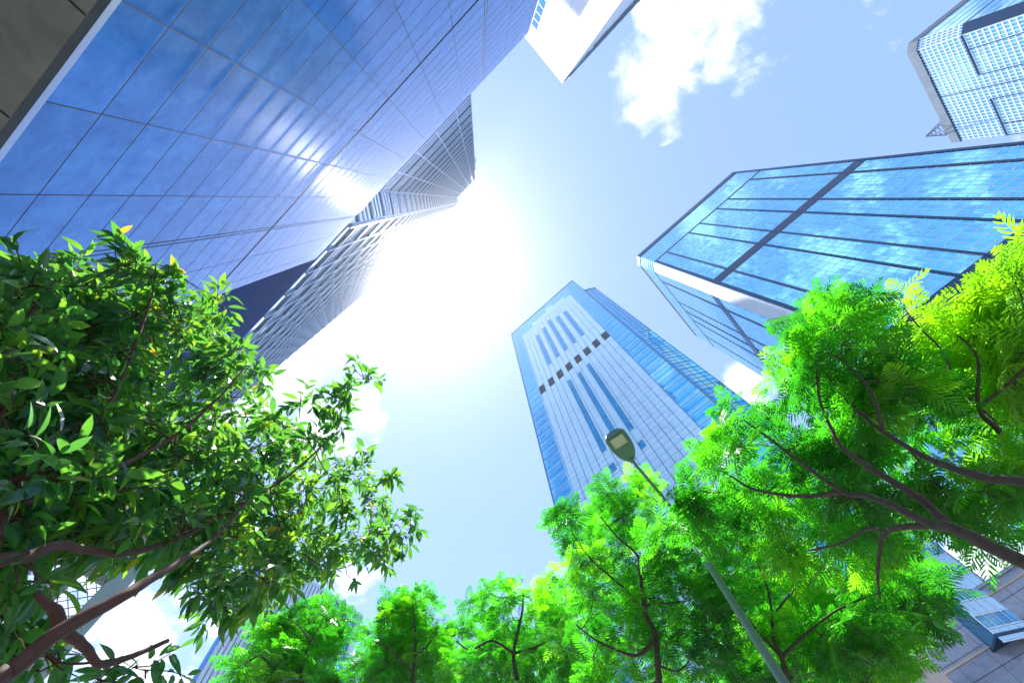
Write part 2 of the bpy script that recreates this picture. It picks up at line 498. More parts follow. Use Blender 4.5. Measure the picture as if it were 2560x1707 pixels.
for z in frange(.5, 188, 1.8):
    wb.box(mb, b_r, -2.61, z - .04, z + .04, .001, .03); wb.box(mb, 22.91, b_l, z - .04, z + .04, .001, .03)
mb.build("front_joint_lines", M['jointB'], root)
for s in [-1.56, 1.75, 5.11, 8.46, 11.8, 15.2, 18.5, 21.9]:
    mb = MB(); wb.box(mb, s - .95, s + .95, 117.6, 122.5, .162, .20)
    v = mb.build("louvre_vent", M['louvre'], root)
    mb = MB()
    for z in frange(117.8, 122.3, .38): wb.box(mb, s - .9, s + .9, z, z + .16, .2, .25)
    for dx in (-.45, .45): wb.box(mb, s + dx - .03, s + dx + .03, 117.7, 122.4, .25, .262)
    mb.build("louvre_blade", M['louvre2'], v)
for s, z0, z1 in [(16.7, 131.5, 162.2), (13.3, 131.5, 164.2), (10.0, 131.5, 166.8), (6.57, 131.5, 163.4), (3.25, 131.5, 162),
                  (13.7, 76.7, 112.6), (10.3, 76.7, 112.4), (6.95, 76.6, 112.7), (6.96, 69.9, 71.8), (13.71, 69.9, 71.8), (10.38, 63, 66.6), (10.38, 52, 58)]:
    mb = MB(); wb.box(mb, s - .52, s + .52, z0, z1, .163, .19); o = mb.build("window_strip", M['stripB'], root)
    mb = MB()
    for d in (-.56, .56): wb.box(mb, s + d - .05, s + d + .05, z0 - .1, z1 + .1, .162, .24)
    for z in (z0 - .05, z1 + .05): wb.box(mb, s - .5, s + .5, z - .05, z + .05, .162, .235)
    mb.build("frame", M['jointB'], o)
mb = MB(); mb.tube([wb.P(14.0, ZB, -6), wb.P(14.0, ZB + 9, -6)], [.35, .12], 8); mb.build("roof_mast", M['concrete'], root)

# ------------------------------------------------------------------ D: twin gridded tower, top right
ZD = 143.0
wd = Wall(47.0, .848 * ZD)
D0 = wd.P(53.7, 0)[:2]; D1 = wd.P(85.3, 0)[:2]
D2 = q(2274, 108) * ZD
du = q(2410, 0) * ZD - D2; du /= np.linalg.norm(du)
D3 = D2 + du * 34
root = thing("white_gridded_tower", (*(D0 + (D1 - D0) * .4 - wd.o * 10), 0),
             "sky blue tower in a white window grid under a dark concrete roof rim", "tower")
foot = [D1, D0, D2, D3, D3 - wd.o * 30, D1 - wd.o * 34]
mb = MB(); prism(mb, foot, -EYE, ZD - 3); mb.build("glass_wall", M['glassD'], root)
mb = MB()
cx = sum(foot) / len(foot)
prism(mb, [p + (p - cx) / np.linalg.norm(p - cx) * .35 for p in foot], ZD - 2.99, ZD)
mb.build("roof_rim", M['concD'], root)
wdc = Wall(a=D0, b=D2); wdu = Wall(a=D2, b=D3)
mb = MB()
for z in frange(40, ZD - 3.2, 1.5):
    wd.box(mb, 53.7, 85.3, z - .2, z + .2, .002, .12)
    a, b = sorted((sp(wdc, D0), sp(wdc, D2))); wdc.box(mb, a, b, z - .2, z + .2, .002, .12)
for s in frange(53.8, 85.3, .97): wd.box(mb, s - .11, s + .11, 40, ZD - 3.1, .003, .14)
a, b = sorted((sp(wdc, D0), sp(wdc, D2)))
for s in np.linspace(a, b, 5): wdc.box(mb, s - .12, s + .12, 40, ZD - 3.1, .003, .14)
mb.build("window_grid", M['frameD'], root)
mb = MB()
wd.box(mb, 53.7, 85.3, ZD - 3.05, ZD - 2.8, .1, .3)
for s, z0, z1 in ((57.9, 40, 127.6), (65.6, 40, 127.6), (69.5, 40, 139.9), (73.3, 40, 127.4), (81.3, 40, 127.3), (85.1, 40, 127.3)):
    wd.box(mb, s - .1, s + .1, z0, z1, .004, .24)
wd.box(mb, 53.7, 65.7, 127.3, 127.75, .004, .26); wd.box(mb, 73.2, 85.3, 127.1, 127.55, .004, .26)
mb.build("dark_joint", M['bandC'], root)
mb = MB()
a, b = sorted((sp(wdc, D0), sp(wdc, D2)))
wdc.box(mb, a, b, 40, 127.4, .15, .35); mb.build("corner_panel", M['bandC'], root)
mb = MB()
a, b = sorted((sp(wdu, D2), sp(wdu, D3)))
for z in frange(40, ZD - 3.2, 3): wdu.box(mb, a, b, z - .06, z + .06, .002, .05)
wdu.box(mb, a, b, 127.2, 127.6, .003, .08)
mb.build("side_joint", M['jointB'], root)
# window cleaning gantry: triangular lattice truss reaching out over the roof edge
cr = thing("roof_gantry", tuple(at_z(2355, 330, ZD + 1)), "small triangular lattice gantry poking out over the dark roof rim of the gridded tower", "gantry")
mb = MB(); zz = ZD + 2.0
T_, A_, B_ = at_z(2318, 341, zz), at_z(2357, 308, zz), at_z(2372, 337, zz)
A2 = A_ + (A_ - T_) * .8; B2 = B_ + (B_ - T_) * .8
up = np.array([0, 0, 2.2])


def bar(mb, a, b, r=.16, n=5): mb.tube([a, b], [r, r], n)


for a, b in ((T_, A2), (T_, B2), (A2, B2), (T_ + up * .2, A2 + up), (T_ + up * .2, B2 + up)): bar(mb, a, b)
for i in range(1, 8):
    t = i / 8
    a = T_ * (1 - t) + A2 * t; b = T_ * (1 - t) + B2 * t; a0 = T_ * (1 - t + .125) + A2 * (t - .125)
    bar(mb, a, b, .11); bar(mb, a0, b, .1); bar(mb, a, a + up * t, .09); bar(mb, b, b + up * t, .09); bar(mb, a0, a + up * t, .09)
mb.build("lattice_frame", M['concD'], cr)
mb = MB()
mb.tube([A2 * .6 + B2 * .4 - up * 1.4, A2 * .6 + B2 * .4 + up * .5], [1.1, 1.1], 6)
mb.build("gantry_cabin", M['concD'], cr)

# ------------------------------------------------------------------ E: white tower, top centre
ZE = 120.0
E0 = q(1405, 207) * ZE; E1 = q(1311, 92) * ZE; E2 = q(1598, 0) * ZE
we = Wall(a=E0, b=E1); wr = Wall(a=E0, b=E2)
root = thing("white_tower", (*(E0 + np.array([2, -12])), 0), "bright white tower corner with narrow glazed strip, beyond the granite parapet at the top", "tower")
EL = E0 + we.u * 44; ER = E0 + wr.u * 40
foot = [E0, EL, EL + wr.u * 30, ER]
mb = MB(); prism(mb, foot, -EYE, ZE); mb.build("white_wall", M['whiteE'], root)
mb = MB(); e0 = sp(we, E0)
for s, wdt in ((3.2, .07), (6.2, .1), (9.3, .07)):
    we.box(mb, e0 + s - wdt, e0 + s + wdt, -EYE, 112, .001, .05)
for z in frange(4, 112, 3.6): we.box(mb, e0, e0 + 10, z - .03, z + .03, .001, .012)
mb.build("wall_ribs", M['frameD'], root)
mb = MB(); we.box(mb, e0 + 10.4, e0 + 14, -EYE, 110.4, .0, .03); o = mb.build("glazed_strip", M['glassD'], root)
mb = MB()
for z in frange(2, 110, 3.6): we.box(mb, e0 + 10.4, e0 + 14, z - .2, z + .2, .031, .1)
for s in (10.35, 12.2, 14.05): we.box(mb, e0 + s - .16, e0 + s + .16, -EYE, 110.5, .0, .16)
mb.build("strip_frame", M['frameD'], o)
mb = MB(); we.box(mb, e0 + 10.3, e0 + 14.2, 110.6, 113.6, .001, .08); o = mb.build("roof_louvre", M['louvre'], root)
for s in (10.8, 12.2, 13.4):
    mb = MB(); we.box(mb, e0 + s, e0 + s + .5, 111.6, 112.6, .081, .1); mb.build("louvre_slot", M['frameD'], o)
# curved lattice edge on the far side wall
mb = MB(); r0 = sp(wr, E0)
for k, base in enumerate((116.5, 112, 107)):
    pts = [wr.P(r0 + t, base - .012 * t * t * (1 + k * .3) - .12 * t + .9 * abs(math.sin(t * .9 + k)), .3) for t in np.linspace(1.5 + 2 * k, 39, 40)]
    mb.tube(pts, [.22] * 40, 5)
for t in np.linspace(3, 38, 15):
    mb.tube([wr.P(r0 + t, 118, .3), wr.P(r0 + t + .8, 106 - .02 * t * t - .15 * t, .3)], [.14, .14], 5)
mb.build("side_lattice", M['concD'], root)
mb = MB(); wr.box(mb, r0 + .1, r0 + 40, ZE - .8, ZE + .02, -.1, .25); mb.build("roof_edge", M['concD'], root)

# ------------------------------------------------------------------ G: ribbed tower, low on the left behind the trees
ZG = 62.0
G0 = q(898, 1537) * ZG; G1 = q(668, 1380) * ZG
wgg = Wall(a=G0, b=G1)
root = thing("ribbed_tower", (*(G0 * .5 + G1 * .5 - wgg.o * 6), 0), "pale blue ribbed tower with glazed corner, low behind the leafy branch on the left", "tower")
foot = [G0, G1, G1 * 1.35, G0 * 1.35]
mb = MB(); prism(mb, foot, -EYE, ZG); mb.build("glass_wall", M['glassG'], root)
mb = MB(); a, b = sorted((sp(wgg, G0), sp(wgg, G1))); L_ = b - a
sg = 1 if sp(wgg, G1) > sp(wgg, G0) else -1
for i in range(int(L_ / .62)):
    s = sp(wgg, G0) + sg * (.4 + .62 * i)
    f = (.62 * i) / L_
    if f < .12 and i % 2: continue
    wd_ = .24 if f > .42 else .14
    if .12 < f < .42 and i % 3: continue
    wgg.box(mb, s - wd_, s + wd_, -EYE, ZG - .5, .002, .35)
wgg.box(mb, a, b, ZG - .5, ZG + .1, -.1, .4)
mb.build("ribs", M['ribG'], root)
mb = MB(); s = sp(wgg, G0); wgg.box(mb, s - .45, s + .45, -EYE, ZG, -.4, .5); mb.build("corner_pier", M['ribG'], root)

# ------------------------------------------------------------------ H: granite and glass office, bottom right
wh = Wall(137.0, 40.0)
wv = Wall(167.5, 30.4)
cH = lambda x, y: (2200 + x / 3.853, 1300 + y / 3.853)
sA, zA = wh.at(*cH(750, 805)); sB, zB = wh.at(*cH(280, 1100))
root = thing("granite_office_block", (*wh.P(sA, 0, -5)[:2], 0),
             "low office block of grey granite slabs with a teal banded glass bay, bottom right corner", "office block")
zTop = (zA + zB) / 2
sgn = 1 if sA > sB else -1
a, b = sorted((sB - sgn * 1.5, sA + sgn * 16))
mb = MB(); wh.box(mb, a, b, -EYE, zTop, -6, 0); mb.build("granite_wall", M['stoneH'], root)
mb = MB()
for z in frange(.4, zTop, 1.25): wh.box(mb, a, b, z - .016, z + .016, .001, .006)
for s in frange(a, b, 1.9): wh.box(mb, s - .013, s + .013, -EYE, zTop, .001, .005)
mb.build("joint_lines", M['joint'], root)
for px in (cH(800, 1370), cH(820, 870)):
    _, z = wh.at(*px); mb = MB(); wh.box(mb, a, b, z - .07, z + .07, .006, .06); mb.build("trim_course", M['trimH'], root)
mb = MB(); wh.box(mb, a, b, zTop, zTop + .2, -.3, .1); mb.build("coping", M['stoneH'], root)
# glass bay hung in front of the granite
sL, zL = wv.at(*cH(745, 800)); sR, zR_ = wv.at(*cH(440, 172))
_, zBot = wv.at(*cH(1090, 1100))
a2, b2 = sorted((sL, sR)); zT = zR_ + 4
mb = MB(); wv.box(mb, a2, b2, zBot, zT, -7, 0); bay = mb.build("glass_bay", M['glassH'], root)
rows = [wv.at(*cH(*p))[1] for p in ((440, 175), (530, 248), (635, 325), (770, 425), (880, 505), (1025, 620), (1145, 705), (1310, 835))]
stp_ = (rows[0] - rows[-1]) / (len(rows) - 1)
rows += [rows[-1] - stp_ * i for i in (1, 2)] + [rows[0] + stp_ * i for i in (1, 2)]
mb = MB()
for z in rows: wv.box(mb, a2 - .02, b2 + .02, z - .035, z + .035, .001, .03)
for s in frange(a2, b2, (b2 - a2) / 5): wv.box(mb, s - .02, s + .02, zBot, zT, .001, .04)
mb.build("mullions", M['mullC'], root)
rows.sort()
for i in range(0, len(rows) - 1):                          # alternate storeys: clear glass and pale spandrel
    if i % 2: continue
    mb = MB(); wv.box(mb, a2, b2, rows[i] + .06, rows[i + 1] - .06, .0005, .012); mb.build("spandrel_panel", M['spandH'], root)
mb = MB(); wv.box(mb, a2 - .05, b2 + .05, zBot - .15, zBot - .004, -7, .08); mb.build("bay_soffit", M['bandC'], root)
# small paned white window in the granite
wn0 = wh.at(*cH(515, 1430)); wn2 = wh.at(*cH(350, 1260))
s0, s1 = sorted((wn0[0], wn0[0] - sgn * 2.6)); z1, z1b = sorted((wn0[1], wn2[1]))
mb = MB(); wh.box(mb, s0, s1, z1, z1b, .007, .03); o = mb.build("paned_window", M['louvre'], root)
mb = MB()
for z in np.linspace(z1, z1b, 7): wh.box(mb, s0, s1, z - .05, z + .05, .031, .09)
for s in np.linspace(s0, s1, 9): wh.box(mb, s - .05, s + .05, z1, z1b, .031, .088)
mb.build("window_bars", M['frameD'], o)

# ------------------------------------------------------------------ I: beige block glimpsed through the trees at the bottom
root = thing("beige_block", (*at_z(1720, 1640, 12)[:2], 0), "pale beige tiled block glimpsed through the trunks below the street lamp", "building")
wi1 = Wall(136.7, 30.0)
si, zi = wi1.at(1560, 1590); sj, zj = wi1.at(2180, 1500)
zI = min(zi, zj) * .98
a, b = sorted((si, sj))
mb = MB(); wi1.box(mb, a, b, -EYE, zI, -9, 0); mb.build("tiled_wall", M['beige'], root)
for z in frange(2, zI - 1.5, 3.2):
    for s in frange(a + 1, b - 2, 2.6):
        mb = MB(); wi1.box(mb, s, s + 1.6, z, z + 1.7, .001, .02); mb.build("window", M['stripB'], root)
mb = MB(); wi1.box(mb, a, b, zI, zI + .3, -9, .15); mb.build("coping", M['concrete'], root)

# ------------------------------------------------------------------ F: mesh clad steel frame, bottom left
wm = None
m0 = at_dist(100, 1707, 9.0); m1 = at_dist(279, 1511, 9.0)
mpx = at_z(279, 1511, 5.2)
fu = q(120, 1425) - q(239, 1505); angF = math.degrees(math.atan2(q(239, 1505)[1] - q(100, 1424)[1], q(239, 1505)[0] - q(100, 1424)[0]))
t_ = math.radians(angF); nF = np.array([math.sin(t_), -math.cos(t_)])
kF = q(279, 1511) @ nF * 7.0
wm = Wall(angF, kF)
sE1, zE1 = wm.at(279, 1511)
sTop, zTopF = wm.at(235, 1400)
root = thing("mesh_clad_frame", (*wm.P(sE1, 0)[:2], 0), "pale green steel frame clad in diamond wire mesh, behind the big branch at lower left", "steel frame")
sgF = -1 if wm.at(100, 1424)[0] < sE1 else 1
LF = 5.2; ZF = 9.4
a, b = sorted((sE1, sE1 + sgF * LF))
mb = MB()
pa, pb = sorted((sE1, sE1 + sgF * .34)); wm.box(mb, pa, pb, -EYE, ZF, -.3, .05)
pa, pb = sorted((sE1 + sgF * LF, sE1 + sgF * (LF - .3))); wm.box(mb, pa, pb, -EYE, ZF, -.3, .05)
pa, pb = sorted((sE1 + sgF * .75, sE1 + sgF * 1.0)); wm.box(mb, pa, pb, -EYE, ZF, -.5, -.32)
mb.build("corner_posts", M['meshgreen'], root)
mb = MB()
for z in frange(.6, ZF, 1.15): wm.box(mb, a + .3, b - .3, z - .12, z + .12, -.28, .02)
mb.build("cross_beams", M['meshgreen'], root)
mb = MB(); stp = .20
for i in range(int((LF + ZF) / stp) + 1):
    for sg_ in (1, -1):
        s = a + i * stp if sg_ == 1 else b - i * stp
        z0, z1 = 0.0, ZF
        e0_, e1_ = (s, z0), (s - sg_ * ZF, z1)
        def clip(p, r):
            pts = []
            (x0, y0), (x1, y1) = p, r
            for lim in (a, b):
                pass
            t0, t1 = 0., 1.
            dx = x1 - x0
            ta, tb = (a - x0) / dx, (b - x0) / dx
            ta, tb = min(ta, tb), max(ta, tb)
            t0, t1 = max(t0, ta), min(t1, tb)
            if t1 <= t0: return None
            return (x0 + dx * t0, y0 + (y1 - y0) * t0), (x0 + dx * t1, y0 + (y1 - y0) * t1)
        c = clip(e0_, e1_)
        if c: mb.tube([wm.P(*c[0], -.12), wm.P(*c[1], -.12)], [.011, .011], 3, cap=False)
mb.build("wire_mesh", M['wire'], root)

# ------------------------------------------------------------------ street lamp
qb = q(1945, 1707); pb3 = ray(1945, 1707) * 5.6
rad = np.linalg.norm(pb3[:2])
qt = q(1699, 1295)
ztop = rad / np.linalg.norm(qt)
ptop = np.array([*(qt * ztop), ztop + EYE])
lamp = thing("street_lamp", (ptop[0], ptop[1], 0), "green grey street lamp with a flat lamp head on a leaning arm", "street lamp")
mb = MB(); zs = np.linspace(0, ptop[2], 9)
mb.tube([(ptop[0], ptop[1], z) for z in zs], list(np.linspace(.062, .036, 9)), 14)
mb.tube([(ptop[0], ptop[1], -.01), (ptop[0], ptop[1], .3)], [.12, .11], 14)
mb.build("pole", M['polegreen'], lamp, True)
zh = ztop + .25
hn = at_z(1580, 1150, zh); hf = at_z(1533, 1083, zh + .02)
mb = MB(); mb.tube([ptop - np.array([0, 0, .05]), ptop + (hn - ptop) * .3 + np.array([0, 0, .08]), hn], [.026, .023, .02], 10)
mb.build("arm", M['polegreen'], lamp, True)
ax = hf - hn; LH = np.linalg.norm(ax); ax /= LH
sd = np.cross(ax, [0, 0, 1]); sd /= np.linalg.norm(sd); upv = np.cross(sd, ax)
# outline of the head along its length: narrow neck to a broad rounded front
prof = [(0, .10), (.03, .2), (.05, .19), (.09, .26), (.2, .36), (.34, .44), (.5, .485), (.66, .5), (.82, .5), (.92, .485), (.97, .44), (1, .34)]
WH = LH * .62
mb = MB()
rings = []
for t, wv_ in prof:
    c = hn + ax * LH * t; th = .018 + .05 * math.sin(min(1, t * 1.4) * math.pi * .5)
    wv2 = wv_ * WH
    rings.append([c + sd * x * wv2 + upv * y * th for x, y in ((-1, 0), (-.97, .35), (-.8, .85), (-.3, 1.1), (.3, 1.1), (.8, .85), (.97, .35), (1, 0), (.96, -.3), (.5, -.34), (-.5, -.34), (-.96, -.3))])
for r0_, r1_ in zip(rings, rings[1:]):
    for k in range(12):
        k2 = (k + 1) % 12
        mb.quad([r0_[k], r0_[k2], r1_[k2], r1_[k]])
mb.quad(rings[0][::-1]); mb.quad(rings[-1])
head = mb.build("lamp_head", M['lamphead'], lamp)


def hbox(mb, t0, t1, x0, x1, y0, y1):
    c = [hn + ax * LH * t + sd * x * WH * .5 + upv * y for y in (y0, y1) for x in (x0, x1) for t in (t0, t1)]
    for idx in ((0, 1, 3, 2), (4, 6, 7, 5), (0, 4, 5, 1), (2, 3, 7, 6), (0, 2, 6, 4), (1, 5, 7, 3)): mb.quad([c[i] for i in idx])


mb = MB(); hbox(mb, .585, .90, -.62, .62, -.032, -.022); mb.build("lens", M['lens'], head)
mb = MB()
for t0, t1, x0, x1 in ((.545, .58, -.72, .72), (.905, .935, -.72, .72), (.58, .905, -.72, -.63), (.58, .905, .63, .72)): hbox(mb, t0, t1, x0, x1, -.04, -.02)
for x in (-.5, -.25, 0, .25, .5): hbox(mb, .515, .545, x - .06, x + .06, -.036, -.02)
mb.build("lens_rim", M['polegreen'], head)
mb = MB(); hbox(mb, -.03, .09, -.2, .2, -.03, .03); mb.build("clamp", M['polegreen'], head)

# ------------------------------------------------------------------ trees


def frond_template(n=9, bend=.25, seed=0):
    r = np.random.default_rng(seed)
    v = []; f = []

    def zbend(x): return -bend * x * x

    def quad(a, b, c, d):
        i = len(v); v.extend([a, b, c, d]); f.append((i, i + 1, i + 2, i + 3))
    quad((0, -.008, 0), (.5, -.006, zbend(.5)), (.5, .006, zbend(.5)), (0, .008, 0))
    quad((.5, -.006, zbend(.5)), (1, -.003, zbend(1)), (1, .003, zbend(1)), (.5, .006, zbend(.5)))
    for i in range(n):
        t = .14 + .86 * i / (n - 1)
        ln = .44 * math.sin(math.pi * (.24 + .62 * t)) * (1 + .12 * (r.random() - .5))
        an = math.radians(66 - 34 * t + 8 * (r.random() - .5))
        for sd_ in (1, -1):
            dx, dy = math.cos(an), math.sin(an) * sd_
            nx, ny = -dy, dx
            w = .033 * (1 + .3 * (r.random() - .5))
            x0, z0 = t * .99, zbend(t)
            dr = -.16 - .14 * r.random()

            def pt(k, s): return (x0 + dx * ln * k + nx * w * s, dy * ln * k + ny * w * s, z0 + dr * ln * k * k * 1.6)
            i0 = len(v)
            v.extend([pt(0, 0), pt(.3, 1), pt(.72, .9), pt(1, 0), pt(.72, -.9), pt(.3, -1)])
            f.append((i0, i0 + 1, i0 + 2, i0 + 5)); f.append((i0 + 5, i0 + 2, i0 + 3, i0 + 4))
    return np.array(v), np.array(f)


def leaf_template(bend=.3, fold=.25, wid=.15):
    st = [(0, .004), (.10, .004), (.2, .5), (.4, .95), (.58, 1.0), (.76, .72), (.9, .32), (1, .02)]
    v = []; f = []
    for x, w in st:
        z = -bend * x * x
        v += [(x, -w * wid, z + fold * w * wid), (x, 0, z), (x, w * wid, z + fold * w * wid)]
    for i in range(len(st) - 1):
        a = i * 3
        f += [(a, a + 3, a + 4, a + 1), (a + 1, a + 4, a + 5, a + 2)]
    return np.array(v), np.array(f)


FRONDS = [frond_template(8, .22, 1), frond_template(7, .36, 2), frond_template(9, .10, 3)]
LEAVES = [leaf_template(.22, .35, .15), leaf_template(.45, .2, .17), leaf_template(.05, .5, .13), leaf_template(.7, .3, .15)]


def scatter_mesh(name, templates, pos, xdir, up, size, tone, mat, parent):
    """One mesh holding every leaf of a crown."""
    n = len(pos); V = []; Fc = []; T = []; base = 0
    x = xdir / np.linalg.norm(xdir, axis=1)[:, None]
    y = np.cross(up, x); y /= np.linalg.norm(y, axis=1)[:, None] + 1e-9
    zz = np.cross(x, y)
    which = np.arange(n) % len(templates)
    for k, (tv, tf) in enumerate(templates):
        ix = np.where(which == k)[0]
        if not len(ix): continue
        P = (tv[None, :, 0, None] * x[ix][:, None, :] + tv[None, :, 1, None] * y[ix][:, None, :] + tv[None, :, 2, None] * zz[ix][:, None, :]) * size[ix][:, None, None] + pos[ix][:, None, :]
        V.append(P.reshape(-1, 3))
        off = base + np.arange(len(ix))[:, None, None] * len(tv)
        Fc.append((tf[None] + off).reshape(-1, 4)); T.append(np.repeat(tone[ix], len(tf)))
        base += len(ix) * len(tv)
    V = np.concatenate(V); Fc = np.concatenate(Fc); T = np.concatenate(T)
    me = bpy.data.meshes.new(name)
    me.vertices.add(len(V)); me.vertices.foreach_set("co", V.astype(np.float32).ravel())
    me.loops.add(len(Fc) * 4); me.loops.foreach_set("vertex_index", Fc.astype(np.int32).ravel())
    me.polygons.add(len(Fc)); me.polygons.foreach_set("loop_start", np.arange(0, len(Fc) * 4, 4, dtype=np.int32))
    me.update(calc_edges=True); me.validate()
    at = me.attributes.new("tone", 'FLOAT', 'FACE'); at.data.foreach_set("value", T.astype(np.float32))
    me.materials.append(mat)
    o = bpy.data.objects.new(name, me); COL.objects.link(o); attach(o, parent)
    return o


def inside(poly, x, y):
    c = False; n = len(poly); j = n - 1
    for i in range(n):
        xi, yi = poly[i]; xj, yj = poly[j]
        if (yi > y) != (yj > y) and x < (xj - xi) * (y - yi) / (yj - yi) + xi: c = not c
        j = i
    return c


def smooth_line(P, R, n=5):
    P = np.asarray(P, float); out = []; ro = []
    for i in range(len(P) - 1):
        p0 = P[max(i - 1, 0)]; p1 = P[i]; p2 = P[i + 1]; p3 = P[min(i + 2, len(P) - 1)]
        for k in range(n):
            t = k / n
            out.append(.5 * (2 * p1 + (p2 - p0) * t + (2 * p0 - 5 * p1 + 4 * p2 - p3) * t * t + (3 * p1 - p0 - 3 * p2 + p3) * t ** 3))
            ro.append(R[i] * (1 - t) + R[i + 1] * t)
    out.append(P[-1]); ro.append(R[-1])
    return np.array(out), ro


S = 2560 / 2352.0


def make_tree(name, label, cat, group, poly, dist, depth, limbs, n_blob, leaf, mat, bark, blob_r, tips, base, holes=(), seed=1, extra=(), size=.22, twig=.011, flat=.5, near=-.08):
    """limbs: [(pixel polyline, distances, radii)], first one leads up from the trunk foot 'base'."""
    r = np.random.default_rng(seed)
    root = thing(name, (base[0], base[1], 0), label, cat, group)
    mb = MB(); nodes = []; nr = []
    for li, (pts, ds, rs) in enumerate(limbs):
        ds = np.interp(np.linspace(0, 1, len(pts)), np.linspace(0, 1, len(ds)), ds)
        rs = list(np.interp(np.linspace(0, 1, len(pts)), np.linspace(0, 1, len(rs)), rs))
        P = [at_dist(x, y, d) for (x, y), d in zip(pts, ds)]
        if li == 0:
            P0 = P[0]; b0 = np.array([base[0], base[1], -.05])
            P = [b0, b0 * .5 + P0 * .5 + np.array([0, 0, .1])] + P; rs = [rs[0] * 1.6, rs[0] * 1.2] + rs
        P, rr = smooth_line(P, rs)
        P = P + r.normal(0, .012, P.shape) * np.array(rr)[:, None] * 6
        mb.tube(P, rr, 9)
        k0 = 11 if li == 0 else 1
        nodes += list(P[k0:]); nr += list(rr[k0:])
    nodes_a = np.array(nodes)
    # blob centres spread over the crown outline
    xs = [p[0] for p in poly]; ys = [p[1] for p in poly]
    cen = []; tries = 0
    mind = math.sqrt((max(xs) - min(xs)) * (max(ys) - min(ys)) / n_blob) * .55
    while len(cen) < n_blob and tries < 40000:
        tries += 1
        x = r.uniform(min(xs), max(xs)); y = r.uniform(min(ys), max(ys))
        if not inside(poly, x, y): continue
        if any(math.hypot(x - hx, y - hy) < hr for hx, hy, hr in holes): continue
        if tries < 15000 and any((x - a) ** 2 + (y - b) ** 2 < mind ** 2 and r.random() < .8 for a, b, _ in cen): continue
        d = dist(x, y) if callable(dist) else dist
        cen.append((x, y, d * (1 + depth * r.uniform(near, 1.2))))
    pos = []; xd = []; ups = []; sz = []; tn = []
    todo = [at_dist(x * S, y * S, d) for (x, y, d) in list(cen) + list(extra)]
    near = [float(np.min(np.linalg.norm(nodes_a - c, axis=1))) for c in todo]
    NP = list(nodes_a); NR = list(nr); ND = [0] * len(NP)
    for i_ in np.argsort(near):
        c = todo[i_]
        npa = np.array(NP); nra = np.array(NR)
        dd = np.linalg.norm(npa - c, axis=1) + np.maximum(0, npa[:, 2] - c[2]) * .6 + np.array(ND) * .05
        dd[dd < .12] += .4
        j = int(np.argmin(dd)); st = npa[j]
        L_ = np.linalg.norm(c - st)
        mid = st * .5 + c * .5 + r.normal(0, .10, 3) * L_ + np.array([0, 0, -.08]) * L_
        r0 = min(nra[j] * .7, twig * (1.0 + .8 * L_))
        P, rr = smooth_line([st, mid, c], [r0, r0 * .7, max(.003, r0 * .45)], 4)
        mb.tube(P, rr, 5, cap=False)
        NP += list(P[2:]); NR += list(rr[2:]); ND += [ND[j] + 1] * len(P[2:])
        out = c - st; out /= np.linalg.norm(out) + 1e-6
        tone_b = r.uniform(0, 1)
        for t in range(tips):
            o_ = r.normal(0, 1, 3); o_ /= np.linalg.norm(o_)
            tip = c + o_ * blob_r * (r.random() ** .5) * np.array([1, 1, flat])
            s0 = P[r.integers(len(P) // 2, len(P))]
            mb.tube([s0, s0 * .5 + tip * .5 + r.normal(0, .02, 3), tip], [.0042, .0032, .002], 4, cap=False)
            ax_ = tip - c; ax_ /= np.linalg.norm(ax_) + 1e-6
            leaf(r, tip, s0, ax_, out, tone_b, pos, xd, ups, sz, tn, size)
    mb.build("trunk", bark, root, True)
    scatter_mesh("crown", FRONDS if leaf is feather else LEAVES, np.array(pos), np.array(xd), np.array(ups), np.array(sz), np.clip(np.array(tn), 0, 1), mat, root)
    return root


def feather(r, tip, s0, ax_, out, tb, pos, xd, ups, sz, tn, size):
    n = r.integers(4, 7); ph = r.uniform(0, 6.28)
    axis = np.array([0, 0, .55]) + ax_ * .8 + out * .5; axis /= np.linalg.norm(axis)
    a = np.cross(axis, [.3, .9, .1]); a /= np.linalg.norm(a); b = np.cross(axis, a)
    for k in range(n):
        t = ph + 6.283 * k / n + r.normal(0, .25)
        d = (a * math.cos(t) + b * math.sin(t)) * 1.0 + axis * r.uniform(.15, .75)
        d[2] *= .6
        d /= np.linalg.norm(d)
        u = np.array([0, 0, 1.0]) + axis * .5 + r.normal(0, .22, 3)
        pos.append(tip + r.normal(0, .012, 3)); xd.append(d); ups.append(u)
        sz.append(size * r.uniform(.6, 1.2)); tn.append(.75 * tb + .25 * r.random() + r.normal(0, .06))


def broad(r, tip, s0, ax_, out, tb, pos, xd, ups, sz, tn, size):
    n = r.integers(5, 9); ln = tip - s0; L_ = np.linalg.norm(ln) + 1e-6; ln = ln / L_
    a = np.cross(ln, [.2, .3, .93]); a /= np.linalg.norm(a); b = np.cross(ln, a); ph = r.uniform(0, 6.28)
    for k in range(n):
        f = 1 - .09 * k
        t = ph + 2.4 * k
        d = ln * r.uniform(.35, 1.0) + (a * math.cos(t) + b * math.sin(t)) * .75
        d[2] -= .35 + .3 * r.random()
        d /= np.linalg.norm(d)
        u = np.array([0, 0, 1.0]) + r.normal(0, .38, 3)
        pos.append(s0 + (tip - s0) * max(f, .25)); xd.append(d); ups.append(u)
        sz.append(size * r.uniform(.6, 1.2)); tn.append(np.clip(.55 * r.random() + .35 * tb, 0, .9) if r.random() > .018 else r.uniform(.9, 1))


# --- the big leaved branch on the left
def dL(x, y):
    return float(np.clip(2.1 + 2.6 * (x / 960.0) + 1.2 * max(0, (1150 - y)) / 600.0, 2.5, 5.0))


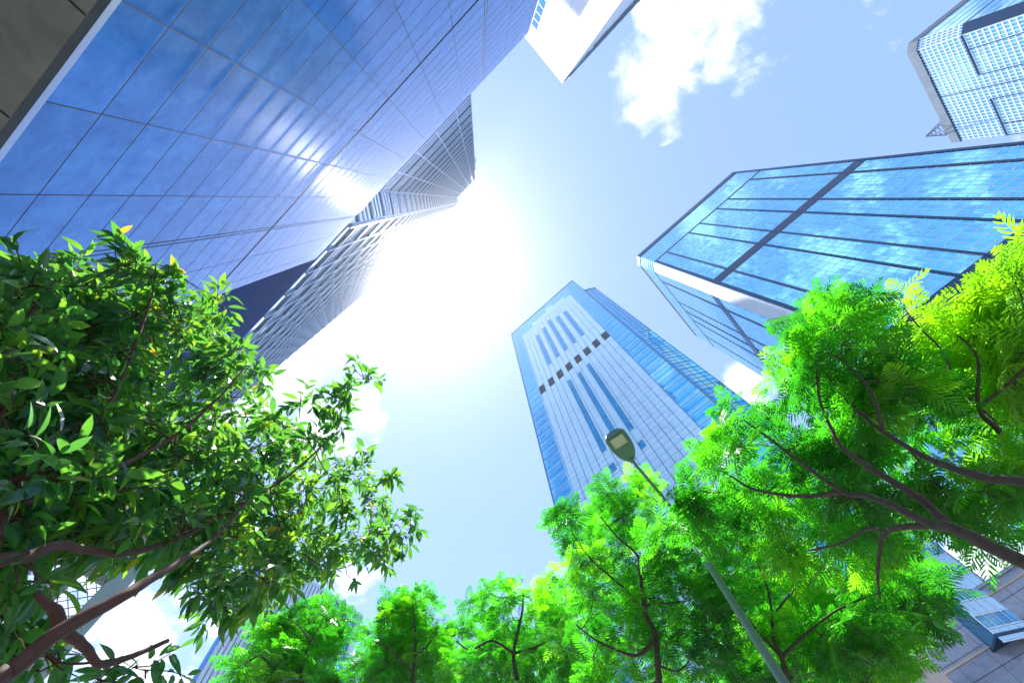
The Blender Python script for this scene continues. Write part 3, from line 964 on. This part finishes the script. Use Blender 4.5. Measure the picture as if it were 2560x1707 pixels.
polyL = [(-60, 600), (20, 605), (70, 620), (150, 630), (210, 620), (270, 615), (335, 590), (370, 610), (365, 650), (440, 675), (485, 700), (480, 745), (530, 800), (575, 835),
         (560, 890), (600, 925), (650, 965), (700, 985), (760, 1040), (850, 1085), (890, 1110), (870, 1150), (930, 1195), (910, 1225), (870, 1245), (850, 1270), (780, 1280),
         (730, 1310), (680, 1330), (620, 1365), (560, 1400), (520, 1430), (490, 1440), (460, 1390), (420, 1320), (390, 1260), (330, 1270), (230, 1250), (150, 1250), (110, 1300), (60, 1330), (60, 1390), (20, 1410), (-60, 1430)]
exL = [(690, 920, 4.3), (745, 915, 4.4), (785, 930, 4.4), (810, 885, 4.5), (840, 860, 4.6), (770, 960, 4.4), (715, 1000, 4.3),
       (395, 620, 3.9), (420, 640, 3.9), (300, 585, 3.7), (505, 690, 4.0), (590, 860, 4.2), (900, 1095, 4.7), (945, 1200, 4.8), (925, 1240, 4.8), (880, 1275, 4.6), (800, 1300, 4.4),
       (270, 1510, 3.2), (340, 1540, 3.2), (40, 1520, 2.8), (100, 1500, 2.8)]
limbsL = [([(-140, 1800), (0, 1698), (153, 1575), (306, 1490), (383, 1443), (451, 1401), (540, 1340), (620, 1250)], [2.0, 2.1, 2.3, 2.6, 3.2], [.026, .022, .014, .006]),
          ([(153, 1575), (140, 1530), (118, 1510), (90, 1480)], [2.28, 2.3], [.022, .01]),
          ([(165, 1580), (215, 1620), (250, 1660), (330, 1640), (420, 1600)], [2.3, 2.7], [.018, .008]),
          ([(-120, 1460), (0, 1401), (68, 1392), (140, 1362), (204, 1371), (298, 1384), (383, 1367), (480, 1330), (600, 1260), (720, 1190), (820, 1100)], [2.2, 2.5, 3.1, 4.2], [.024, .015, .006]),
          ([(-140, 1500), (-40, 1400), (0, 1310), (25, 1222), (68, 1190), (160, 1120), (280, 1000), (330, 880), (380, 740), (390, 660)], [2.2, 2.5, 3.0, 3.8], [.032, .012, .004]),
          ([(25, 1275), (130, 1222), (212, 1200), (330, 1150), (450, 1080), (560, 980), (610, 920)], [2.5, 3.0, 4.0], [.016, .012, .005]),
          ([(25, 1230), (-20, 1050), (20, 900), (80, 780), (140, 700)], [2.6, 3.2], [.022, .006])]
bl = at_dist(-260, 1900, 2.2)
make_tree("broadleaf_tree", "big glossy dark green leaves on a red brown branch reaching in from the lower left", "tree", None,
          polyL, dL, .45, limbsL, 430, broad, M['leafL'], M['bark'], .20, 5, (bl[0] - .3, bl[1]), seed=11, extra=exL, size=.13, twig=.005, flat=.8, near=-.16)

FE = "feathery trees along the pavement"


def Vp(pts): return [(x / S, y / S) for x, y in pts]


# --- long limbed feathery tree on the right
poly2 = [(1890, 700), (1955, 695), (2005, 725), (2040, 770), (2100, 810), (2150, 900), (2200, 1000), (2250, 1060), (2420, 1090), (2420, 1220), (2250, 1225), (2180, 1170), (2110, 1210), (2040, 1250),
         (2000, 1310), (1900, 1290), (1800, 1280), (1700, 1250), (1630, 1190), (1600, 1120), (1595, 1075), (1645, 1035), (1665, 950), (1695, 905), (1750, 860), (1765, 815), (1805, 760), (1850, 745)]
limbs2 = [([(2900, 1560), (2560, 1406), (2376, 1318), (2331, 1311), (2182, 1243), (2106, 1228), (1993, 1149), (1916, 1090), (1860, 1050)], [4.4, 4.6, 5.2, 5.8], [.05, .034, .019, .007]),
          ([(2367, 1311), (2291, 1239), (2174, 1169), (2106, 1120), (2083, 1081), (2050, 1000), (2040, 900)], [4.8, 5.6], [.036, .008]),
          ([(2331, 1313), (2268, 1316), (2214, 1329), (2200, 1374), (2194, 1442), (2200, 1496)], [4.9, 5.4], [.028, .008]),
          ([(2214, 1329), (2169, 1320), (2106, 1356), (2020, 1376)], [5.1, 5.5], [.02, .007]),
          ([(2106, 1228), (2034, 1239), (1966, 1237), (1880, 1221), (1826, 1189), (1770, 1160)], [5.2, 6.0], [.024, .007]),
          ([(2700, 1240), (2560, 1205), (2466, 1194), (2376, 1167), (2309, 1140), (2200, 1074), (2128, 1013), (2060, 930), (1990, 850)], [4.7, 5.2, 6.0], [.04, .024, .007]),
          ([(2205, 1074), (2175, 975), (2090, 890), (2010, 880)], [5.3, 5.9], [.02, .006])]
b2_ = at_dist(2960, 1700, 4.6)
make_tree("feathery_tree", "bright green feathery tree with long dark limbs sweeping in from the right edge", "tree", FE,
          poly2, 5.6, .25, limbs2, 74, feather, M['leafR'], M['bark2'], .28, 6, (b2_[0] + .3, b2_[1]), holes=((2000, 1010, 40), (1950, 985, 30), (1870, 990, 26), (2130, 1130, 36), (2080, 1060, 26), (1740, 1150, 26), (2000, 1120, 26), (2085, 1040, 42), (2155, 1050, 40), (2210, 1120, 42), (1900, 1090, 24)), seed=21, size=.27)

# --- yellow green feathery tree, upper right
poly7 = [(2420, 602), (2320, 612), (2300, 652), (2255, 682), (2210, 707), (2120, 722), (2060, 732), (2060, 777), (2120, 832), (2110, 850), (2165, 900), (2235, 990), (2300, 1040), (2420, 1050)]
limbs7 = [([(2750, 1330), (2560, 1147), (2496, 1074), (2446, 1017), (2444, 894), (2393, 837)], [6.0, 6.4, 6.8], [.045, .022, .008]),
          ([(2446, 1017), (2520, 960), (2590, 880), (2560, 760), (2530, 690)], [6.4, 6.9], [.02, .007]),
          ([(2430, 1000), (2380, 930), (2350, 870), (2300, 820), (2260, 770)], [6.4, 6.9], [.015, .006])]
b7 = at_dist(2900, 1500, 6.0)
make_tree("feathery_tree", "yellow green feathery tree at the upper right edge below the blue tower", "tree", FE,
          poly7, 6.8, .14, limbs7, 34, feather, M['leafY'], M['bark2'], .36, 4, (b7[0] + 1.2, b7[1] - .6), seed=31, size=.35)

# --- feathery tree under the lamp head
poly3 = [(1290, 1175), (1345, 1160), (1400, 1115), (1460, 1110), (1535, 1130), (1590, 1125), (1660, 1200), (1700, 1290), (1690, 1420), (1650, 1600), (1420, 1600), (1335, 1500), (1300, 1400), (1310, 1310), (1320, 1250), (1285, 1215)]
limbs3 = [([(1655, 1760), (1648, 1707), (1638, 1589), (1614, 1531), (1600, 1426), (1594, 1388), (1543, 1341), (1500, 1290)], [7.0, 7.2], [.045, .026, .008]),
          ([(1600, 1426), (1640, 1350), (1690, 1290), (1720, 1250)], [7.1, 7.3], [.022, .008]),
          ([(1638, 1600), (1593, 1637), (1540, 1623), (1485, 1596), (1440, 1560)], [7.0, 7.3], [.024, .008]),
          ([(1625, 1550), (1560, 1470), (1480, 1400), (1430, 1330)], [7.1, 7.3], [.018, .007])]
b3 = at_dist(1655, 1760, 7.0)
make_tree("feathery_tree", "bright green feathery tree directly below the street lamp head", "tree", FE,
          poly3, 7.2, .3, limbs3, 66, feather, M['leafR'], M['bark2'], .34, 6, (b3[0], b3[1]), seed=41, size=.27, extra=[(1590, 1205, 6.0), (1560, 1225, 5.9), (1610, 1190, 6.1)])

# --- darker feathery tree behind the lamp pole
poly8 = [(1700, 1260), (1800, 1290), (1950, 1310), (2060, 1290), (2110, 1320), (2130, 1370), (2110, 1400), (2080, 1460), (2030, 1520), (2000, 1600), (1650, 1600), (1690, 1420)]
limbs8 = [([(1985, 1770), (1970, 1707), (1952, 1636), (1934, 1595), (1930, 1532), (1916, 1460), (1890, 1400)], [7.4, 7.7], [.04, .024, .007]),
          ([(1955, 1640), (2020, 1580), (2100, 1520), (2200, 1480)], [7.5, 7.8], [.022, .007]),
          ([(1952, 1640), (1880, 1560), (1840, 1500), (1820, 1430)], [7.5, 7.8], [.02, .007]),
          ([(1931, 1540), (1990, 1470), (2060, 1430)], [7.6, 7.9], [.016, .006])]
b8 = at_dist(1985, 1770, 7.4)
make_tree("feathery_tree", "deep green feathery tree behind the lower lamp pole, in front of the granite block", "tree", FE,
          poly8, 7.9, .35, limbs8, 80, feather, M['leafR'], M['bark2'], .36, 6, (b8[0], b8[1]), seed=51, size=.29)

# --- three smaller crowns along the bottom
poly4 = [(1045, 1415), (1085, 1365), (1150, 1358), (1235, 1345), (1280, 1345), (1315, 1400), (1335, 1500), (1420, 1610), (1060, 1610), (1040, 1490)]
limbs4 = [([(1300, 1760), (1295, 1707), (1284, 1632), (1305, 1531), (1308, 1480)], [10.5, 10.8], [.06, .035, .01]),
          ([(1284, 1632), (1230, 1601), (1175, 1623), (1140, 1600)], [10.5, 10.8], [.03, .01]),
          ([(1284, 1632), (1342, 1616), (1400, 1580)], [10.6, 10.9], [.03, .01])]
b4 = at_dist(1300, 1760, 10.5)
make_tree("feathery_tree", "feathery tree with forked trunk at bottom centre, right of the slimmer one", "tree", FE,
          poly4, 10.8, .3, limbs4, 58, feather, M['leafR'], M['bark2'], .42, 6, (b4[0], b4[1]), seed=61, size=.34)
poly5 = [(840, 1470), (885, 1435), (895, 1385), (950, 1373), (1005, 1388), (1015, 1430), (1035, 1500), (1050, 1610), (820, 1610), (825, 1515)]
limbs5 = [([(1030, 1760), (1031, 1707), (1039, 1616), (1036, 1552), (1030, 1500)], [12, 12.3], [.06, .03, .01]),
          ([(1033, 1680), (975, 1620), (930, 1600)], [12, 12.2], [.022, .008]), ([(1036, 1640), (1080, 1600), (1100, 1560)], [12, 12.2], [.022, .008])]
b5 = at_dist(1030, 1760, 12.0)
make_tree("feathery_tree", "slim feathery tree at bottom centre standing against open sky", "tree", FE,
          poly5, 12.2, .25, limbs5, 44, feather, M['leafR'], M['bark2'], .44, 6, (b5[0], b5[1]), seed=71, size=.36)
poly6 = [(650, 1410), (700, 1385), (755, 1385), (790, 1425), (785, 1470), (775, 1520), (810, 1610), (570, 1610), (560, 1550), (600, 1500), (615, 1455)]
limbs6 = [([(748, 1760), (750, 1707), (754, 1667), (767, 1626), (775, 1605), (811, 1543)], [12, 12.3], [.055, .03, .01]),
          ([(745, 1707), (690, 1675), (650, 1640), (610, 1660)], [12, 12.3], [.028, .01]), ([(775, 1605), (752, 1568), (720, 1545)], [12, 12.2], [.018, .008])]
b6 = at_dist(748, 1760, 12.0)
make_tree("feathery_tree", "feathery tree in front of the pale ribbed tower at the bottom left", "tree", FE,
          poly6, 12.2, .25, limbs6, 50, feather, M['leafR'], M['bark2'], .44, 6, (b6[0], b6[1]), seed=81, size=.36)

# ------------------------------------------------------------------ sun and sky
sund = np.array([*q(1047, 664), 1.0]); sund /= np.linalg.norm(sund)
sl = bpy.data.lights.new("sun", 'SUN'); sl.energy = 2.6; sl.angle = math.radians(.5); sl.color = (1, .95, .88)
so_ = bpy.data.objects.new("sun", sl); COL.objects.link(so_)
so_.rotation_euler = Vector(sund).to_track_quat('Z', 'Y').to_euler()
so_.location = (0, 0, 300)

world = bpy.data.worlds.new("World"); scene.world = world; world.use_nodes = True
nt = world.node_tree; N = nt.nodes; L = nt.links; N.clear()
out = N.new("ShaderNodeOutputWorld"); bg = N.new("ShaderNodeBackground")
sky = N.new("ShaderNodeTexSky"); sky.sky_type = 'NISHITA'; sky.sun_disc = False
sky.sun_elevation = math.asin(sund[2]); sky.sun_rotation = math.atan2(sund[0], sund[1])
sky.air_density = 1.0; sky.dust_density = 0.15; sky.ozone_density = 1.8
tc = N.new("ShaderNodeTexCoord")
sep = N.new("ShaderNodeSeparateXYZ"); L.new(tc.outputs["Generated"], sep.inputs[0])


def mth(op, a, b=None, c=None):
    n = N.new("ShaderNodeMath"); n.operation = op
    for i, v in enumerate((a, b, c)):
        if v is None: continue
        if isinstance(v, (int, float)): n.inputs[i].default_value = v
        else: L.new(v, n.inputs[i])
    return n.outputs[0]


zcl = mth('MAXIMUM', sep.outputs["Z"], .12)
cx_ = N.new("ShaderNodeCombineXYZ")
L.new(mth('DIVIDE', sep.outputs["X"], zcl), cx_.inputs[0]); L.new(mth('DIVIDE', sep.outputs["Y"], zcl), cx_.inputs[1])
nz = N.new("ShaderNodeTexNoise"); nz.inputs["Scale"].default_value = 7; nz.inputs["Detail"].default_value = 9; nz.inputs["Roughness"].default_value = .58; nz.inputs["Distortion"].default_value = .25
L.new(cx_.outputs[0], nz.inputs["Vector"])
# banks of cloud at their places in the sky: (pixel x, pixel y, radius in pixels, weight)
clouds = [(1700, 100, 170, 1.0), (1630, 210, 130, .9), (1790, 30, 190, 1), (1580, 265, 80, .75), (1890, -30, 150, .9), (1860, 110, 90, .6), 
          (700, 960, 180, 1.15), (780, 1080, 150, 1.15), (830, 880, 90, .8), (900, 1010, 70, .7), (640, 860, 130, 1),
          (880, 1460, 75, .75), (930, 1420, 45, .6), (890, 1600, 60, .7),
          (1850, 940, 85, 1.1), (1900, 1010, 90, 1.0),
          (1107, 37, 150, .75), (960, -120, 160, .7), (1250, -160, 150, .7), (1150, -330, 170, .75),  # out of view, added for their reflections in the tower glass
          (2480, 1420, 190, 1.25), (2600, 1560, 200, 1.2), (2150, 1130, 110, .9),
          (350, 1620, 230, 1.1), (150, 1500, 260, .9), (560, 1560, 120, .8)]
acc = None
for x, y, rpx, wgt in clouds:
    c = ray(x, y); e = ray(x + rpx, y); rr = float(np.linalg.norm(c - e))
    dn_ = N.new("ShaderNodeVectorMath"); dn_.operation = 'DISTANCE'
    L.new(tc.outputs["Generated"], dn_.inputs[0]); dn_.inputs[1].default_value = tuple(c)
    mr = N.new("ShaderNodeMapRange"); mr.interpolation_type = 'SMOOTHSTEP'
    mr.inputs["From Min"].default_value = 0; mr.inputs["From Max"].default_value = rr * 1.35
    mr.inputs["To Min"].default_value = wgt; mr.inputs["To Max"].default_value = 0
    L.new(dn_.outputs["Value"], mr.inputs["Value"])
    acc = mr.outputs["Result"] if acc is None else mth('MAXIMUM', acc, mr.outputs["Result"])
# broken cloud over the rest of the sky (behind the viewer), seen mirrored in the glass
ca = ray(1280, 853)
dq = N.new("ShaderNodeVectorMath"); dq.operation = 'DISTANCE'; L.new(tc.outputs["Generated"], dq.inputs[0]); dq.inputs[1].default_value = tuple(ray(1280, 900))
mr = N.new("ShaderNodeMapRange"); mr.interpolation_type = 'SMOOTHSTEP'
mr.inputs["From Min"].default_value = .78; mr.inputs["From Max"].default_value = 1.0; mr.inputs["To Min"].default_value = 0; mr.inputs["To Max"].default_value = .42
L.new(dq.outputs["Value"], mr.inputs["Value"])
acc = mth('MAXIMUM', acc, mr.outputs["Result"])
dens = mth('ADD', acc, mth('MULTIPLY', mth('SUBTRACT', nz.outputs["Fac"], .5), 4.2))
cm = N.new("ShaderNodeMapRange"); cm.interpolation_type = 'SMOOTHSTEP'
cm.inputs["From Min"].default_value = .25; cm.inputs["From Max"].default_value = 1.25
L.new(dens, cm.inputs["Value"])
cov = mth('MULTIPLY', cm.outputs["Result"], mth('GREATER_THAN', acc, .02))
CLOUD = 4.5; SKY = .09; HAZE = .00012
cmix = N.new("ShaderNodeMix"); cmix.data_type = 'RGBA'
L.new(mth('MULTIPLY', cov, .93), cmix.inputs["Factor"]); skt = N.new("ShaderNodeMix"); skt.data_type = 'RGBA'; skt.blend_type = 'MULTIPLY'; skt.inputs["Factor"].default_value = 1
L.new(sky.outputs["Color"], skt.inputs["A"]); skt.inputs["B"].default_value = (1.0, .945, 1.0, 1)
L.new(skt.outputs["Result"], cmix.inputs["A"])
cmix.inputs["B"].default_value = (CLOUD, CLOUD * 1.02, CLOUD * 1.05, 1)
# glare of the sun in the bright air around it
dt = N.new("ShaderNodeVectorMath"); dt.operation = 'DISTANCE'; L.new(tc.outputs["Generated"], dt.inputs[0]); dt.inputs[1].default_value = tuple(sund)
g1_ = mth('MULTIPLY', mth('EXPONENT', mth('MULTIPLY', mth('POWER', mth('DIVIDE', dt.outputs["Value"], .055), 2.0), -1.0)), 30)
g2_ = mth('MULTIPLY', mth('EXPONENT', mth('DIVIDE', dt.outputs["Value"], -.10)), .25)
gs = mth('ADD', g1_, g2_)
gc = N.new("ShaderNodeCombineColor")
for i, k in enumerate((.95, .98, 1.0)): L.new(mth('MULTIPLY', gs, k), gc.inputs[i])
addn = N.new("ShaderNodeMix"); addn.data_type = 'RGBA'; addn.blend_type = 'ADD'; addn.inputs["Factor"].default_value = 1
L.new(cmix.outputs["Result"], addn.inputs["A"]); L.new(gc.outputs["Color"], addn.inputs["B"])
L.new(addn.outputs["Result"], bg.inputs["Color"]); bg.inputs["Strength"].default_value = SKY
L.new(bg.outputs[0], out.inputs["Surface"])

# ------------------------------------------------------------------ thin haze added to spread the sun's glow over the towers
hz = bpy.data.materials.new("haze"); hz.use_nodes = True
hn_ = hz.node_tree.nodes; hn_.clear()
ho = hn_.new("ShaderNodeOutputMaterial"); hv = hn_.new("ShaderNodeVolumePrincipled")
hv.inputs["Color"].default_value = (.95, .97, 1, 1); hv.inputs["Density"].default_value = HAZE; hv.inputs["Anisotropy"].default_value = .93
hz.node_tree.links.new(hv.outputs[0], ho.inputs["Volume"])
mb = MB(); hb = 1510
c8_ = [(x, y, z) for z in (-1, 240) for y in (-hb, hb) for x in (-hb, hb)]
for idx in ((0, 2, 3, 1), (4, 5, 7, 6), (0, 1, 5, 4), (2, 6, 7, 3), (0, 4, 6, 2), (1, 3, 7, 5)): mb.quad([c8_[i] for i in idx])
tag(mb.build("haze", hz), kind="stuff")

# ------------------------------------------------------------------ render look
scene.view_settings.view_transform = 'Standard'; scene.view_settings.look = 'None'
scene.view_settings.exposure = 2.1; scene.view_settings.gamma = 1.0
scene.render.engine = 'CYCLES'
cy = scene.cycles
cy.max_bounces = 8; cy.diffuse_bounces = 3; cy.glossy_bounces = 4; cy.transmission_bounces = 6; cy.transparent_max_bounces = 8
cy.use_denoising = True
cy.volume_bounces = 0
cy.sample_clamp_indirect = 8
